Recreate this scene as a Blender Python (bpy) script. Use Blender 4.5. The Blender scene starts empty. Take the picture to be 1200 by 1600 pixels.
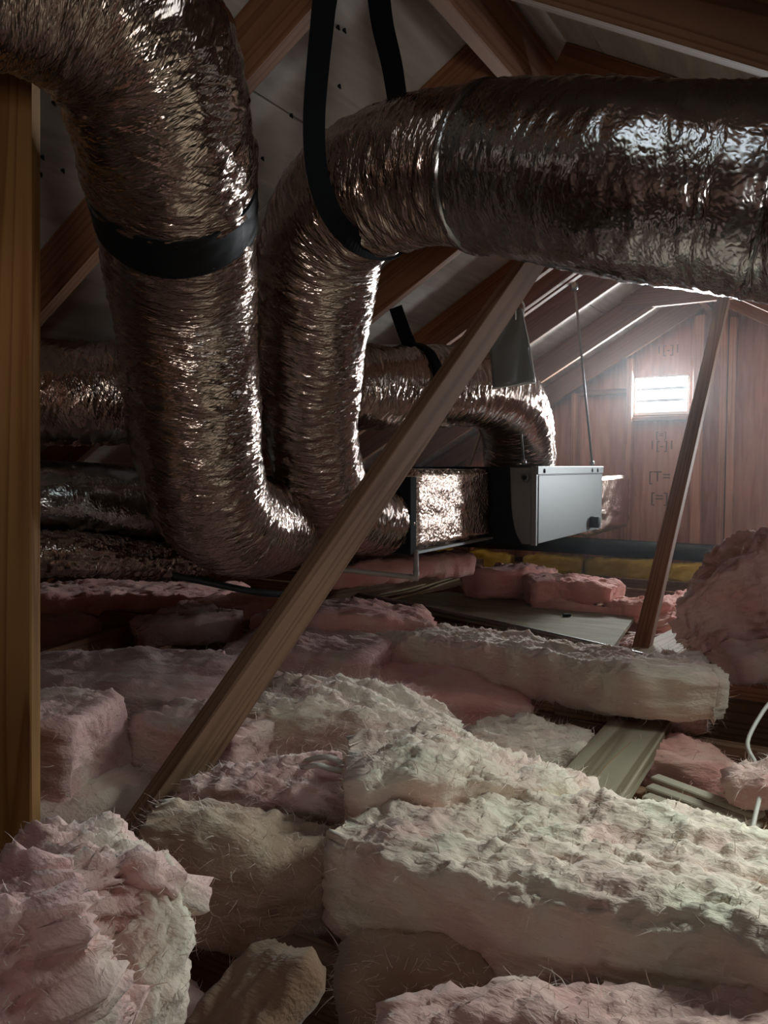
import bpy, bmesh, math, random
import numpy as np
from mathutils import Vector, Matrix

random.seed(7)
rng = np.random.default_rng(11)
sc = bpy.context.scene
C = sc.collection

# ------------------------------------------------------------------ camera
YAW, PITCH = math.radians(31.0), math.atan(70 / 1200)
EYE = Vector((0, 0, 0.70))
F0 = Vector((-math.sin(YAW), math.cos(YAW), 0))
RT = Vector((math.cos(YAW), math.sin(YAW), 0))
FW = F0 * math.cos(PITCH) - Vector((0, 0, 1)) * math.sin(PITCH)
UP = F0 * math.sin(PITCH) + Vector((0, 0, 1)) * math.cos(PITCH)
cam_d = bpy.data.cameras.new('camera')
cam_d.sensor_fit = 'HORIZONTAL'; cam_d.sensor_width = 36; cam_d.lens = 36
cam_d.clip_start = 0.02
cam = bpy.data.objects.new('camera', cam_d); C.objects.link(cam)
cam.matrix_world = Matrix((
    (RT.x, UP.x, -FW.x, EYE.x), (RT.y, UP.y, -FW.y, EYE.y), (RT.z, UP.z, -FW.z, EYE.z), (0, 0, 0, 1)))
sc.camera = cam

# ------------------------------------------------------------------ world and light
sc.view_settings.view_transform = 'Standard'
sc.view_settings.look = 'None'
sc.view_settings.gamma = 1
sc.view_settings.use_curve_mapping = False
sc.view_settings.exposure = 0.0
sc.cycles.max_bounces = 5
sc.cycles.diffuse_bounces = 4
sc.cycles.glossy_bounces = 3
sc.cycles.volume_bounces = 0
sc.cycles.transmission_bounces = 2
sc.cycles.adaptive_threshold = 0.08
sc.cycles.caustics_reflective = False
sc.cycles.sample_clamp_indirect = 6
sc.cycles.use_denoising = True
w = bpy.data.worlds.new('World'); sc.world = w; w.use_nodes = True
w.node_tree.nodes['Background'].inputs[0].default_value = (0.85, 0.93, 1.0, 1)
w.node_tree.nodes['Background'].inputs[1].default_value = 2.0

def area(name, loc, target, sx, sy, power, col, spread=math.pi):
    l = bpy.data.lights.new(name, 'AREA'); l.shape = 'RECTANGLE'; l.size = sx; l.size_y = sy
    l.energy = power; l.color = col; l.spread = spread
    o = bpy.data.objects.new(name, l); C.objects.link(o); o.location = loc
    o.rotation_euler = (Vector(target) - Vector(loc)).to_track_quat('-Z', 'Y').to_euler()
    return o
# daylight through the gable vent, the roof vent above the bay in the foreground, and an added fill lamp behind the camera
area('daylight_gable_vent', (-1.09, 5.57, 1.185), (-1.09, 0, 1.0), .36, .26, 150, (0.90, 0.97, 1.0))
area('daylight_second_gable_vent', (0.28, 5.57, .80), (-0.6, 2.0, 0.5), .40, .36, 84, (0.92, 0.97, 1.0))
area('daylight_roof_vent', (0.50, 1.85, 1.14), (0.0, 1.15, 0.0), .36, .40, 5.0, (0.86, 1.0, 0.94), math.radians(86))
area('daylight_small_roof_vent', (-0.42, .41, 1.62), (-0.42 - .5, .41, 1.62 - .866), .13, .56, .45, (0.84, 1.0, 0.95))
area('added_rear_fill', (0.98, -1.25, .47), (-1.1, 1.55, 1.5), .5, .4, 1.1, (1.0, 0.93, 0.84), math.radians(50))  # added warm fill, narrow spread aimed up at the left roof slope

# ------------------------------------------------------------------ helpers
def P(px, py, d):
    return EYE + d * (FW + RT * ((px - 600) / 1200) + UP * ((800 - py) / 1200))
def F(px, py, z):
    v = FW + RT * ((px - 600) / 1200) + UP * ((800 - py) / 1200)
    return EYE + v * ((z - EYE.z) / v.z)

def link(name, me, mat=None, parent=None, M=None, smooth=True):
    o = bpy.data.objects.new(name, me); C.objects.link(o)
    if mat: me.materials.append(mat)
    if M is not None: o.matrix_world = M
    if parent: o.parent = parent
    if smooth and len(me.polygons):
        me.polygons.foreach_set('use_smooth', [True] * len(me.polygons))
    return o
def tag(o, label=None, cat=None, group=None, kind=None):
    if label: o['label'] = label
    if cat: o['category'] = cat
    if group: o['group'] = group
    if kind: o['kind'] = kind
    return o
def empty(name, loc=(0, 0, 0), label=None, cat=None, group=None, kind=None):
    o = bpy.data.objects.new(name, None); C.objects.link(o); o.location = loc
    o.empty_display_size = .05
    return tag(o, label, cat, group, kind)
def put(o, parent):
    """parent keeping the child's world place (parents are unrotated empties)"""
    o.parent = parent
    o.matrix_parent_inverse = Matrix.Translation(-Vector(parent.location))
    return o

def sub(o, part):
    """make o a sub-part of an already placed part, keeping its world place"""
    bpy.context.view_layer.update()
    w_ = o.matrix_world.copy(); o.parent = part; o.matrix_parent_inverse = part.matrix_world.inverted()
    o.matrix_world = w_
    return o

# vectorised value noise --------------------------------------------------
def _h(i, j, k, s):
    n = (i * 374761393 + j * 668265263 + k * 2147483647 + s * 974634777) & 0xFFFFFFFF
    n = ((n ^ (n >> 13)) * 1274126177) & 0xFFFFFFFF
    n = ((n ^ (n >> 16)) * 2246822519) & 0xFFFFFFFF
    return ((n ^ (n >> 15)) & 0xFFFFFF) / float(0xFFFFFF)
_G = np.array([(1, 1, 0), (-1, 1, 0), (1, -1, 0), (-1, -1, 0), (1, 0, 1), (-1, 0, 1), (1, 0, -1), (-1, 0, -1),
               (0, 1, 1), (0, -1, 1), (0, 1, -1), (0, -1, -1), (1, 1, 0), (-1, 1, 0), (0, -1, 1), (0, -1, -1)], float)
def vnoise(p, s=0):
    p = np.asarray(p, float); f = np.floor(p); i = f.astype(np.int64); t = p - f
    w_ = t * t * t * (t * (t * 6 - 15) + 10)
    r = 0
    for a in (0, 1):
        wa = w_[:, 0] if a else 1 - w_[:, 0]
        for b in (0, 1):
            wb = w_[:, 1] if b else 1 - w_[:, 1]
            for c in (0, 1):
                wc = w_[:, 2] if c else 1 - w_[:, 2]
                g = _G[(_h(i[:, 0] + a, i[:, 1] + b, i[:, 2] + c, s) * 15.999).astype(np.int64)]
                r = r + wa * wb * wc * (g[:, 0] * (t[:, 0] - a) + g[:, 1] * (t[:, 1] - b) + g[:, 2] * (t[:, 2] - c))
    return r * 1.35
def fbm(p, s=0, o=3, gain=.5):
    p = np.asarray(p, float); r = 0; a = 1
    for k in range(o):
        r = r + a * vnoise(p * (2 ** k) + 13.7 * k, s + k); a *= gain
    return r

# materials ---------------------------------------------------------------
def nmat(name):
    m = bpy.data.materials.new(name); m.use_nodes = True
    nt = m.node_tree; b = nt.nodes['Principled BSDF']
    return m, nt, b
def N(nt, t, **kw):
    n = nt.nodes.new(t)
    for k, v in kw.items(): setattr(n, k, v)
    return n
def ramp(nt, fac, stops):
    r = N(nt, 'ShaderNodeValToRGB')
    while len(r.color_ramp.elements) > len(stops): r.color_ramp.elements.remove(r.color_ramp.elements[-1])
    while len(r.color_ramp.elements) < len(stops): r.color_ramp.elements.new(.5)
    for e, (p, c) in zip(r.color_ramp.elements, stops):
        e.position = p; e.color = (*c, 1)
    nt.links.new(fac, r.inputs[0]); return r.outputs[0]
def plain(name, col, rough=.6, metal=0.0, spec=.5):
    m, nt, b = nmat(name)
    b.inputs['Base Color'].default_value = (*col, 1)
    b.inputs['Roughness'].default_value = rough
    b.inputs['Metallic'].default_value = metal
    b.inputs['Specular IOR Level'].default_value = spec
    return m
def wood(name, dark, light, stain=None, scale=1.0, ring=14.0, rough=.75):
    m, nt, b = nmat(name)
    tc = N(nt, 'ShaderNodeTexCoord'); oi = N(nt, 'ShaderNodeObjectInfo')
    add = N(nt, 'ShaderNodeVectorMath', operation='MULTIPLY_ADD')
    nt.links.new(oi.outputs['Random'], add.inputs[0]); add.inputs[1].default_value = (7.3, 3.1, 5.7)
    nt.links.new(tc.outputs['Object'], add.inputs[2])
    mp = N(nt, 'ShaderNodeMapping'); mp.inputs['Scale'].default_value = (.28 * scale, 11 * scale, 11 * scale)
    nt.links.new(add.outputs[0], mp.inputs[0])
    n1 = N(nt, 'ShaderNodeTexNoise'); n1.inputs['Scale'].default_value = 1.0; n1.inputs['Detail'].default_value = 1
    nt.links.new(mp.outputs[0], n1.inputs['Vector'])
    mul = N(nt, 'ShaderNodeMath', operation='MULTIPLY'); mul.inputs[1].default_value = ring
    nt.links.new(n1.outputs[0], mul.inputs[0])
    sn = N(nt, 'ShaderNodeMath', operation='FRACT'); nt.links.new(mul.outputs[0], sn.inputs[0])
    col = ramp(nt, sn.outputs[0], [(0, light), (.55, tuple(.8 * l + .2 * d for l, d in zip(light, dark))), (.9, dark), (1, light)])
    n2 = N(nt, 'ShaderNodeTexNoise'); n2.inputs['Scale'].default_value = 2.3; n2.inputs['Detail'].default_value = 2
    nt.links.new(add.outputs[0], n2.inputs['Vector'])
    mx = N(nt, 'ShaderNodeMixRGB', blend_type='MULTIPLY'); mx.inputs[0].default_value = .7
    nt.links.new(col, mx.inputs[1])
    nt.links.new(ramp(nt, n2.outputs[0], [(.3, (.62, .58, .55)), (.7, (1.05, 1.0, .98))]), mx.inputs[2])
    # knots: isolated dark discs
    vo = N(nt, 'ShaderNodeTexVoronoi'); vo.inputs['Scale'].default_value = 2.6
    nt.links.new(add.outputs[0], vo.inputs['Vector'])
    mk = N(nt, 'ShaderNodeMixRGB', blend_type='MULTIPLY'); mk.inputs[0].default_value = 1
    nt.links.new(mx.outputs[0], mk.inputs[1])
    nt.links.new(ramp(nt, vo.outputs['Distance'], [(.02, (.35, .25, .2)), (.055, (1, 1, 1))]), mk.inputs[2])
    nt.links.new(mk.outputs[0], b.inputs['Base Color'])
    b.inputs['Roughness'].default_value = rough
    b.inputs['Specular IOR Level'].default_value = .3
    bp = N(nt, 'ShaderNodeBump'); bp.inputs['Strength'].default_value = .35; bp.inputs['Distance'].default_value = .002
    nt.links.new(sn.outputs[0], bp.inputs['Height']); nt.links.new(bp.outputs[0], b.inputs['Normal'])
    return m
def plywood(name, a, c, streak=(1.2, 9, 9), rough=.8):
    m, nt, b = nmat(name)
    tc = N(nt, 'ShaderNodeTexCoord')
    mp = N(nt, 'ShaderNodeMapping'); mp.inputs['Scale'].default_value = streak
    nt.links.new(tc.outputs['Object'], mp.inputs[0])
    n1 = N(nt, 'ShaderNodeTexNoise'); n1.inputs['Scale'].default_value = 1.6; n1.inputs['Detail'].default_value = 6
    n1.inputs['Distortion'].default_value = 1.2
    nt.links.new(mp.outputs[0], n1.inputs['Vector'])
    nt.links.new(ramp(nt, n1.outputs[0], [(.3, a), (.7, c)]), b.inputs['Base Color'])
    b.inputs['Roughness'].default_value = rough; b.inputs['Specular IOR Level'].default_value = .25
    bp = N(nt, 'ShaderNodeBump'); bp.inputs['Strength'].default_value = .25; bp.inputs['Distance'].default_value = .004
    nt.links.new(n1.outputs[0], bp.inputs['Height']); nt.links.new(bp.outputs[0], b.inputs['Normal'])
    return m
def foil(name, col=(.50, .41, .36), rough=.16, stretch=(11, 75), bump=.42, fine=1.0):
    """aluminised film: creases run round the tube (UV u = metres round, v = metres along)"""
    m, nt, b = nmat(name)
    tc = N(nt, 'ShaderNodeTexCoord')
    last = None
    for k, (sx, sy, rot, dist, st, det) in enumerate(((stretch[0] * .6, stretch[1] * .55, .22, .009, bump, 2), (stretch[0] * 1.8, stretch[1] * 1.5, -.2, .0036, bump * fine, 2))):
        mp = N(nt, 'ShaderNodeMapping'); mp.inputs['Rotation'].default_value = (0, 0, rot)
        nt.links.new(tc.outputs['UV'], mp.inputs[0])
        sc2 = N(nt, 'ShaderNodeVectorMath', operation='MULTIPLY'); sc2.inputs[1].default_value = (sx, sy, 1)
        nt.links.new(mp.outputs[0], sc2.inputs[0])
        n1 = N(nt, 'ShaderNodeTexNoise'); n1.inputs['Scale'].default_value = 1; n1.inputs['Detail'].default_value = det
        n1.inputs['Roughness'].default_value = .65
        nt.links.new(sc2.outputs[0], n1.inputs['Vector'])
        # fold the noise so that creases are sharp
        ab = N(nt, 'ShaderNodeMath', operation='SUBTRACT'); ab.inputs[1].default_value = .5; nt.links.new(n1.outputs[0], ab.inputs[0])
        a2 = N(nt, 'ShaderNodeMath', operation='ABSOLUTE'); nt.links.new(ab.outputs[0], a2.inputs[0])
        a3 = N(nt, 'ShaderNodeMath', operation='MULTIPLY'); a3.inputs[1].default_value = 3.0; nt.links.new(a2.outputs[0], a3.inputs[0])
        bp = N(nt, 'ShaderNodeBump'); bp.inputs['Strength'].default_value = min(1, st); bp.inputs['Distance'].default_value = dist
        nt.links.new(a3.outputs[0], bp.inputs['Height'])
        if last: nt.links.new(last.outputs[0], bp.inputs['Normal'])
        last = bp
    nt.links.new(last.outputs[0], b.inputs['Normal'])
    b.inputs['Base Color'].default_value = (*col, 1)
    b.inputs['Metallic'].default_value = 1
    b.inputs['Roughness'].default_value = rough
    return m
def glasswool(name, a, c, e=None, sc_=9.0):
    m, nt, b = nmat(name)
    tc = N(nt, 'ShaderNodeTexCoord')
    n1 = N(nt, 'ShaderNodeTexNoise'); n1.inputs['Scale'].default_value = sc_; n1.inputs['Detail'].default_value = 3
    nt.links.new(tc.outputs['Object'], n1.inputs['Vector'])
    nt.links.new(ramp(nt, n1.outputs[0], [(.32, a), (.55, c), (.75, e or c)]), b.inputs['Base Color'])
    b.inputs['Roughness'].default_value = 1; b.inputs['Specular IOR Level'].default_value = .05
    b.inputs['Sheen Weight'].default_value = .25
    mp = N(nt, 'ShaderNodeMapping'); mp.inputs['Scale'].default_value = (45, 170, 170)
    nt.links.new(tc.outputs['Object'], mp.inputs[0])
    n2 = N(nt, 'ShaderNodeTexNoise'); n2.inputs['Scale'].default_value = 1; n2.inputs['Detail'].default_value = 3
    nt.links.new(mp.outputs[0], n2.inputs['Vector'])
    bp = N(nt, 'ShaderNodeBump'); bp.inputs['Strength'].default_value = .55; bp.inputs['Distance'].default_value = .005
    nt.links.new(n2.outputs[0], bp.inputs['Height']); nt.links.new(bp.outputs[0], b.inputs['Normal'])
    return m

M_post = wood('fir_post', (.23, .10, .03), (.36, .19, .065), ring=17)
M_fir = wood('fir_lumber', (.165, .088, .05), (.29, .17, .105), ring=15)
M_raft = wood('fir_rafter', (.20, .085, .04), (.31, .15, .08), ring=12)
M_stud = wood('fir_stud', (.46, .22, .14), (.64, .38, .27), ring=12)
M_grey = wood('weathered_plank', (.25, .20, .13), (.44, .39, .29), ring=10)
M_lath = wood('pale_lath', (.38, .32, .24), (.56, .50, .40), ring=8)
M_ply = plywood('roof_plywood', (.44, .40, .36), (.66, .62, .56))
M_gable = plywood('gable_plywood', (.46, .22, .15), (.68, .40, .30), streak=(14, 14, 1.3))
M_floorply = plywood('floor_plywood', (.19, .165, .105), (.31, .28, .19), streak=(2, 10, 10))
M_dry = plain('drywall_back', (.45, .42, .38), .95, spec=.1)
M_foil = foil('duct_film')
M_foil_s = foil('sleeve_film', (.40, .405, .41), .19, (20, 40), .16, 2.2)
M_foil_b = foil('duct_wrap_foil', (.72, .58, .50), .22, (42, 42), .55, 1.0)
M_black = plain('black_strap', (.004, .005, .006), .8, spec=.1)
M_tape = plain('black_tape', (.005, .006, .007), .5, spec=.2)
M_rub = plain('black_rubber', (.012, .014, .016), .8, spec=.2)
M_galv = plain('galvanised_steel', (.185, .20, .20), .5, .45)
M_dgalv = plain('dull_sheet_metal', (.20, .21, .21), .5, .7)
M_steel = plain('steel_rod', (.35, .36, .37), .4, .9)
M_pipe = plain('black_plastic_pipe', (.020, .028, .030), .55)
M_cond = plain('grey_conduit', (.33, .34, .34), .38, .8)
M_pvc = plain('beige_pipe', (.36, .33, .29), .5)
M_wire = plain('white_cable', (.60, .56, .50), .5)
M_ywire = plain('cream_cable', (.62, .52, .33), .5)
M_white = plain('white_paint', (.82, .84, .84), .6)
M_vblade = plain('vent_blade', (.12, .13, .14), .7)
M_felt = plain('roof_felt', (.02, .018, .016), .9)
M_pouch = plain('grey_plastic_film', (.17, .18, .18), .25)
M_pouch_edge = plain('plastic_film_hem', (.60, .60, .58), .35)
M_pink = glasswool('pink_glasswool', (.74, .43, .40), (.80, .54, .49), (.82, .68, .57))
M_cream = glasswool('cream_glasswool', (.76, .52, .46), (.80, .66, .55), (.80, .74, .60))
M_fuzz = plain('glass_fibre', (.84, .70, .62), 1, spec=.1)
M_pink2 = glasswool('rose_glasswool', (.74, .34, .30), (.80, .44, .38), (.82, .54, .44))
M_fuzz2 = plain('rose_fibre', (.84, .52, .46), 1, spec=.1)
M_yel = glasswool('yellow_glasswool', (.70, .48, .06), (.85, .64, .14), (.85, .70, .25))
M_tan = glasswool('shade_toned_wool', (.40, .26, .19), (.50, .35, .26), (.62, .50, .38))  # wool darkened to tan: shade of the lower-left pit put into the colour
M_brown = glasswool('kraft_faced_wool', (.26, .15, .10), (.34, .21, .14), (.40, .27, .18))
M_kraft = plain('kraft_paper', (.34, .22, .13), .85, spec=.2)
M_print = plain('stamp_ink', (.17, .085, .065), .9, spec=.1)
M_paper = plain('pale_blue_paper', (.30, .42, .42), .8)

# timbers: box along local x, grain follows -------------------------------
def box_mesh(name, L, W, T, bev=.0025, cuts=1):
    bm = bmesh.new()
    bmesh.ops.create_cube(bm, size=1)
    for v in bm.verts: v.co = Vector((v.co.x * L, v.co.y * W, v.co.z * T))
    if bev: bmesh.ops.bevel(bm, geom=bm.edges[:], offset=bev, segments=1, affect='EDGES')
    me = bpy.data.meshes.new(name); bm.to_mesh(me); bm.free(); return me
def timber(name, p0, p1, W, T, side, mat, parent=None, bev=.0025):
    """W is measured along `side` (made square to the axis), T square to both"""
    p0, p1 = Vector(p0), Vector(p1); x = (p1 - p0).normalized()
    y = Vector(side); y = (y - x * y.dot(x)).normalized(); z = x.cross(y)
    M = Matrix.Translation((p0 + p1) / 2) @ Matrix((x, y, z)).transposed().to_4x4()
    o = link(name, box_mesh(name, (p1 - p0).length, W, T, bev), mat, None, M, smooth=False)
    if parent: put(o, parent)
    return o
def box(name, lo, hi, mat, parent=None, bev=.002):
    lo, hi = Vector(lo), Vector(hi); d = hi - lo
    o = link(name, box_mesh(name, d.x, d.y, d.z, bev), mat, None, Matrix.Translation((lo + hi) / 2), smooth=False)
    if parent: put(o, parent)
    return o
def mesh(name, v, f, mat, parent=None, smooth=True, uv=None):
    me = bpy.data.meshes.new(name); me.from_pydata([tuple(map(float, q)) for q in v], [], f); me.update()
    if uv is not None:
        l = me.uv_layers.new(name='UVMap')
        idx = np.empty(len(me.loops), int); me.loops.foreach_get('vertex_index', idx)
        l.data.foreach_set('uv', np.asarray(uv, np.float32)[idx].ravel())
    o = link(name, me, mat, None, None, smooth)
    if parent: put(o, parent)
    return o

# smooth path through points ----------------------------------------------
def catmull(pts, step):
    pts = [np.asarray(p, float) for p in pts]
    pts = [2 * pts[0] - pts[1]] + pts + [2 * pts[-1] - pts[-2]]
    out = []
    for i in range(1, len(pts) - 2):
        a, b, c, d = pts[i - 1:i + 3]
        n = max(2, int(np.linalg.norm((c - b)[:3]) / step))
        for k in range(n):
            t = k / n
            out.append(.5 * ((2 * b) + (c - a) * t + (2 * a - 5 * b + 4 * c - d) * t * t + (3 * b - a - 3 * c + d) * t ** 3))
    out.append(pts[-2]); return np.array(out)
def frames(p):
    t = np.gradient(p, axis=0); t /= np.linalg.norm(t, axis=1)[:, None]
    ref = np.array((0, 0, 1.)) if abs(t[0, 2]) < .9 else np.array((1., 0, 0))
    n = np.cross(t[0], ref); n /= np.linalg.norm(n); ns = [n]
    for k in range(1, len(t)):
        n = n - t[k] * n.dot(t[k]); n /= np.linalg.norm(n); ns.append(n)
    ns = np.array(ns); return t, ns, np.cross(t, ns)
def grid_faces(nr, ns, closed=True):
    i = np.arange(nr - 1)[:, None]; j = np.arange(ns if closed else ns - 1)[None]
    a = i * ns + j; b = i * ns + (j + 1) % ns
    return np.stack([a, b, b + ns, a + ns], -1).reshape(-1, 4).tolist()

def duct_surface(name, pr, i0, i1, mat, parent, grow=0.0, seed=0, segs=80, amp=1.0, cap=(False, False), s_all=None, fr=None):
    p = pr[i0:i1 + 1, :3]; r = pr[i0:i1 + 1, 3] + grow
    t, n, b = (q[i0:i1 + 1] for q in fr); s = s_all[i0:i1 + 1]
    th = np.linspace(0, 2 * np.pi, segs + 1)          # seam vertex doubled for clean UVs
    S, TH = np.meshgrid(s, th, indexing='ij'); R = np.repeat(r[:, None], segs + 1, 1)
    cs, sn = np.cos(TH), np.sin(TH)
    q = np.stack([cs * 2.2, sn * 2.2, S * 30], -1).reshape(-1, 3)
    q2 = np.stack([cs * 5 + S * 3, sn * 5, S * 62], -1).reshape(-1, 3)
    q3 = np.stack([cs * 1.2, sn * 1.2, S * 6], -1).reshape(-1, 3)
    rib = np.sin(2 * np.pi * S / .034 + TH)           # wire helix under the film
    d = .0004 * rib + (.0028 * (np.abs(fbm(q, seed, 2)) * 2 - .6) + .0014 * (np.abs(vnoise(q2, seed + 9)) * 2 - .6) + .005 * vnoise(q3, seed + 5)).reshape(S.shape)
    R = R + amp * d
    X = p[:, None, :] + R[..., None] * (cs[..., None] * n[:, None, :] + sn[..., None] * b[:, None, :])
    f = grid_faces(len(s), segs + 1, False)
    V = X.reshape(-1, 3)
    uv = np.stack([TH * r.mean(), S], -1).reshape(-1, 2)
    nv = len(V); V = list(V); uv = list(uv)
    for end, on in ((0, cap[0]), (len(s) - 1, cap[1])):
        if on:
            c = len(V); V.append(p[end]); uv.append((0, s[end]))
            for j in range(segs):
                a = end * (segs + 1) + j
                f.append([c, a + 1, a] if end == 0 else [c, a, a + 1])
    return mesh(name, V, f, mat, parent, True, uv)
def duct(name, pts, label, sections, bands=(), seed=0, step=.005, group=None):
    """pts: (px,py,depth,radius); sections: (frac0, frac1, part name, material, grow, amp)"""
    w4 = [(*q[0], q[1]) if len(q) == 2 else (*P(*q[:3]), q[3]) for q in pts]
    pr = catmull(w4, step); fr = frames(pr[:, :3])
    s = np.concatenate([[0], np.cumsum(np.linalg.norm(np.diff(pr[:, :3], axis=0), axis=1))])
    root = empty(name, tuple(pr[len(pr) // 2, :3]), label, 'duct', group)
    n = len(pr) - 1
    def fx(v):                       # a fraction of the run, or a point on it with an offset in metres along the run
        if isinstance(v, tuple):
            k = int(np.argmin(np.linalg.norm(pr[:, :3] - np.array(P(*v[:3])), axis=1)))
            return int(np.argmin(np.abs(s - s[k] - v[3])))
        return int(v * n)
    for k, (f0, f1, nm, mt, g, am) in enumerate(sections):
        duct_surface(nm, pr, fx(f0), fx(f1), mt, root, g, seed + 31 * k, amp=am, cap=(True, True), s_all=s, fr=fr)
    for f0, f1, nm, mt, g in bands:
        duct_surface(nm, pr, fx(f0), fx(f1), mt, root, g, seed + 77, amp=.45, cap=(True, True), s_all=s, fr=fr)
    return root, pr
def tube(name, pts, r, mat, parent=None, segs=10, step=.02, smooth_path=True):
    p = catmull(pts, step) if smooth_path else np.array([tuple(q) for q in pts], float)
    t, n, b = frames(p); th = np.arange(segs) / segs * 2 * np.pi
    X = p[:, None] + r * (np.cos(th)[None, :, None] * n[:, None] + np.sin(th)[None, :, None] * b[:, None])
    f = grid_faces(len(p), segs); m = len(p) * segs
    f += [list(range(segs))[::-1], list(range(m - segs, m))]
    return mesh(name, X.reshape(-1, 3), f, mat, parent)
def ribbon(name, cps, width, thick, mat, parent=None, step=.01):
    """cps: (point, width direction)"""
    q = catmull([(*p, *wd) for p, wd in cps], step)
    p, wd = q[:, :3], q[:, 3:]; t = np.gradient(p, axis=0); t /= np.linalg.norm(t, axis=1)[:, None]
    wd = wd - t * (wd * t).sum(1)[:, None]; wd /= np.linalg.norm(wd, axis=1)[:, None]
    n = np.cross(t, wd)
    X = np.stack([p + wd * width / 2 + n * thick / 2, p - wd * width / 2 + n * thick / 2,
                  p - wd * width / 2 - n * thick / 2, p + wd * width / 2 - n * thick / 2], 1)
    f = grid_faces(len(p), 4); m = len(p) * 4; f += [[3, 2, 1, 0], [m - 4, m - 3, m - 2, m - 1]]
    return mesh(name, X.reshape(-1, 3), f, mat, parent, smooth=False)

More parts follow.
